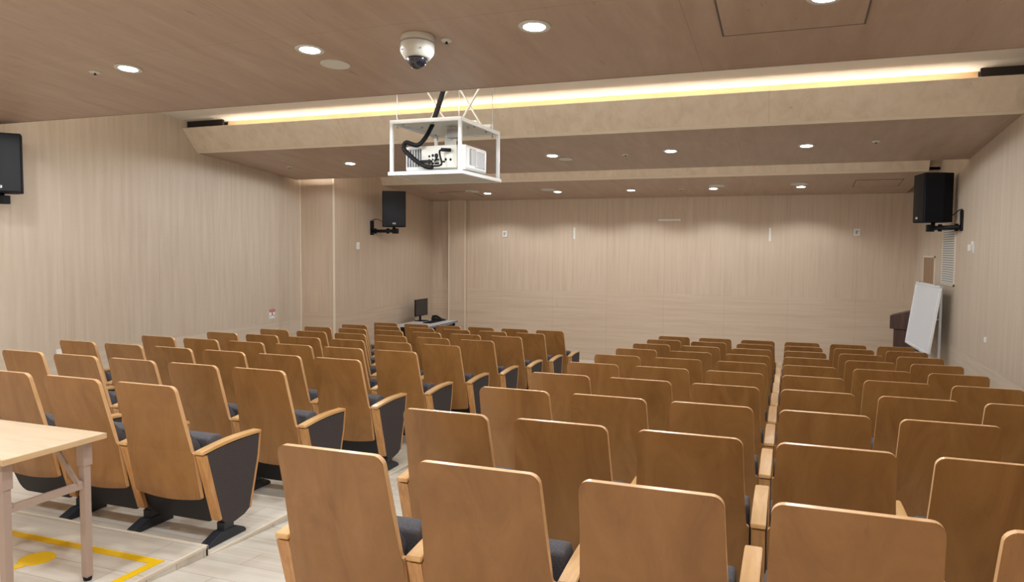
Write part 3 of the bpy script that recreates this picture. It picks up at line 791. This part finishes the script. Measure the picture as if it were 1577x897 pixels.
bm = new(); box(bm, .08, .10, -L_+.10, L_-.10, .35, .385); obj('cross_bar', bm, M_alum, t)

# ------------------------------------------------------------------ folding table
t = thing('folding_table', 'folding table with pale wooden top and beige steel legs, bottom left', 'table', (-2.49, .242, 0), (0, 0, 0))
bm = new(); box(bm, -.90, .90, -.25, .25, .690, .720, bev=.006); obj('table_top', bm, M_table, t)
bm = new(); 
for q in ((-.902, .902, -.2525, -.249), (-.902, .902, .249, .2525)): box(bm, *q, .693, .717)
box(bm, .899, .9025, -.25, .25, .693, .717); box(bm, -.9025, -.899, -.25, .25, .693, .717)
obj('edge_band', bm, wood('maple_edge', (206, 172, 128), (216, 184, 142), (226, 196, 156), (2, 2, 14), .4), t)
for ex_ in (.815, -.815):
    for y in (.200, -.190):
        bm = new(); box(bm, ex_-.018, ex_+.018, y-.018, y+.018, .018, .60, bev=.003)
        lg = obj('leg', bm, M_rosy, t)
        bm = new(); box(bm, ex_-.024, ex_+.024, y-.024, y+.024, .565, .690, bev=.003); obj('leg_sleeve', bm, M_rosy, lg)
        bm = new(); cyl(bm, (ex_, y, 0), (ex_, y, .020), .018, .022, seg=16); obj('rubber_foot', bm, M_blk, lg)
    bm = new(); box(bm, ex_-.010, ex_+.010, -.205, .200, .455, .490, bev=.002); obj('cross_bar', bm, M_rosy, t)
    s_ = -1 if ex_ > 0 else 1
    for y in (.165, -.170):
        bm = new(); bar3(bm, (ex_, y, .475), (ex_+s_*.17, y, .672), .010, .028)
        cyl(bm, (ex_, y-.012, .485), (ex_, y+.012, .485), .014, seg=14); obj('fold_brace', bm, M_rosy, t)
    bm = new(); box(bm, ex_+s_*.165-.01, ex_+s_*.165+.01, -.20, .20, .655, .672); obj('brace_rail', bm, M_rosy, t)
bm = new(); box(bm, -.80, .80, -.225, -.205, .655, .69); box(bm, -.80, .80, .205, .225, .655, .69); obj('apron_rail', bm, M_rosy, t)

# ------------------------------------------------------------------ yellow wheelchair bay marking on the floor
t = thing('floor_marking', 'yellow painted wheelchair bay marking on the pale floor, bottom left', 'floor marking', (-2.2, .25, 0))
def paint(nm, pts, parent=t, z=.0025):
    bm = new(); prism(bm, [(x+2.2, y-.25) for x, y in pts], 'z', .0003, z); return obj(nm, bm, M_yel, parent)
paint('border', [(-3.2, .690), (-3.2, .745), (-1.50, .745), (-1.50, .690)])
paint('border', [(-1.55, -.4), (-1.55, .690), (-1.50, .690), (-1.50, -.4)])
paint('border', [(-3.2, -.4), (-3.2, .690), (-3.15, .690), (-3.15, -.4)])
def disc(cx_, cy_, r, n=32, r_in=None, a0=0, a1=2*PI):
    if r_in is None: return [(cx_+r*math.cos(2*PI*k/n), cy_+r*math.sin(2*PI*k/n)) for k in range(n)]
    o_ = [(cx_+r*math.cos(a0+(a1-a0)*k/n), cy_+r*math.sin(a0+(a1-a0)*k/n)) for k in range(n+1)]
    i_ = [(cx_+r_in*math.cos(a0+(a1-a0)*k/n), cy_+r_in*math.sin(a0+(a1-a0)*k/n)) for k in range(n+1)]
    return o_+i_[::-1]
paint('symbol_head', disc(-2.13, .525, .085))
paint('symbol_body', [(-2.16, .44), (-2.10, .44), (-2.16, .20), (-2.22, .20)])
paint('symbol_body', [(-2.22, .25), (-2.22, .19), (-2.02, .19), (-1.93, .02), (-1.87, .05), (-1.97, .25)], z=.0027)
paint('symbol_wheel', disc(-2.24, .08, .19, 28, .14, 1.3, 5.6))
paint('symbol_arrow', [(-2.62, .60), (-2.45, .60), (-2.45, .55), (-2.62, .55)])
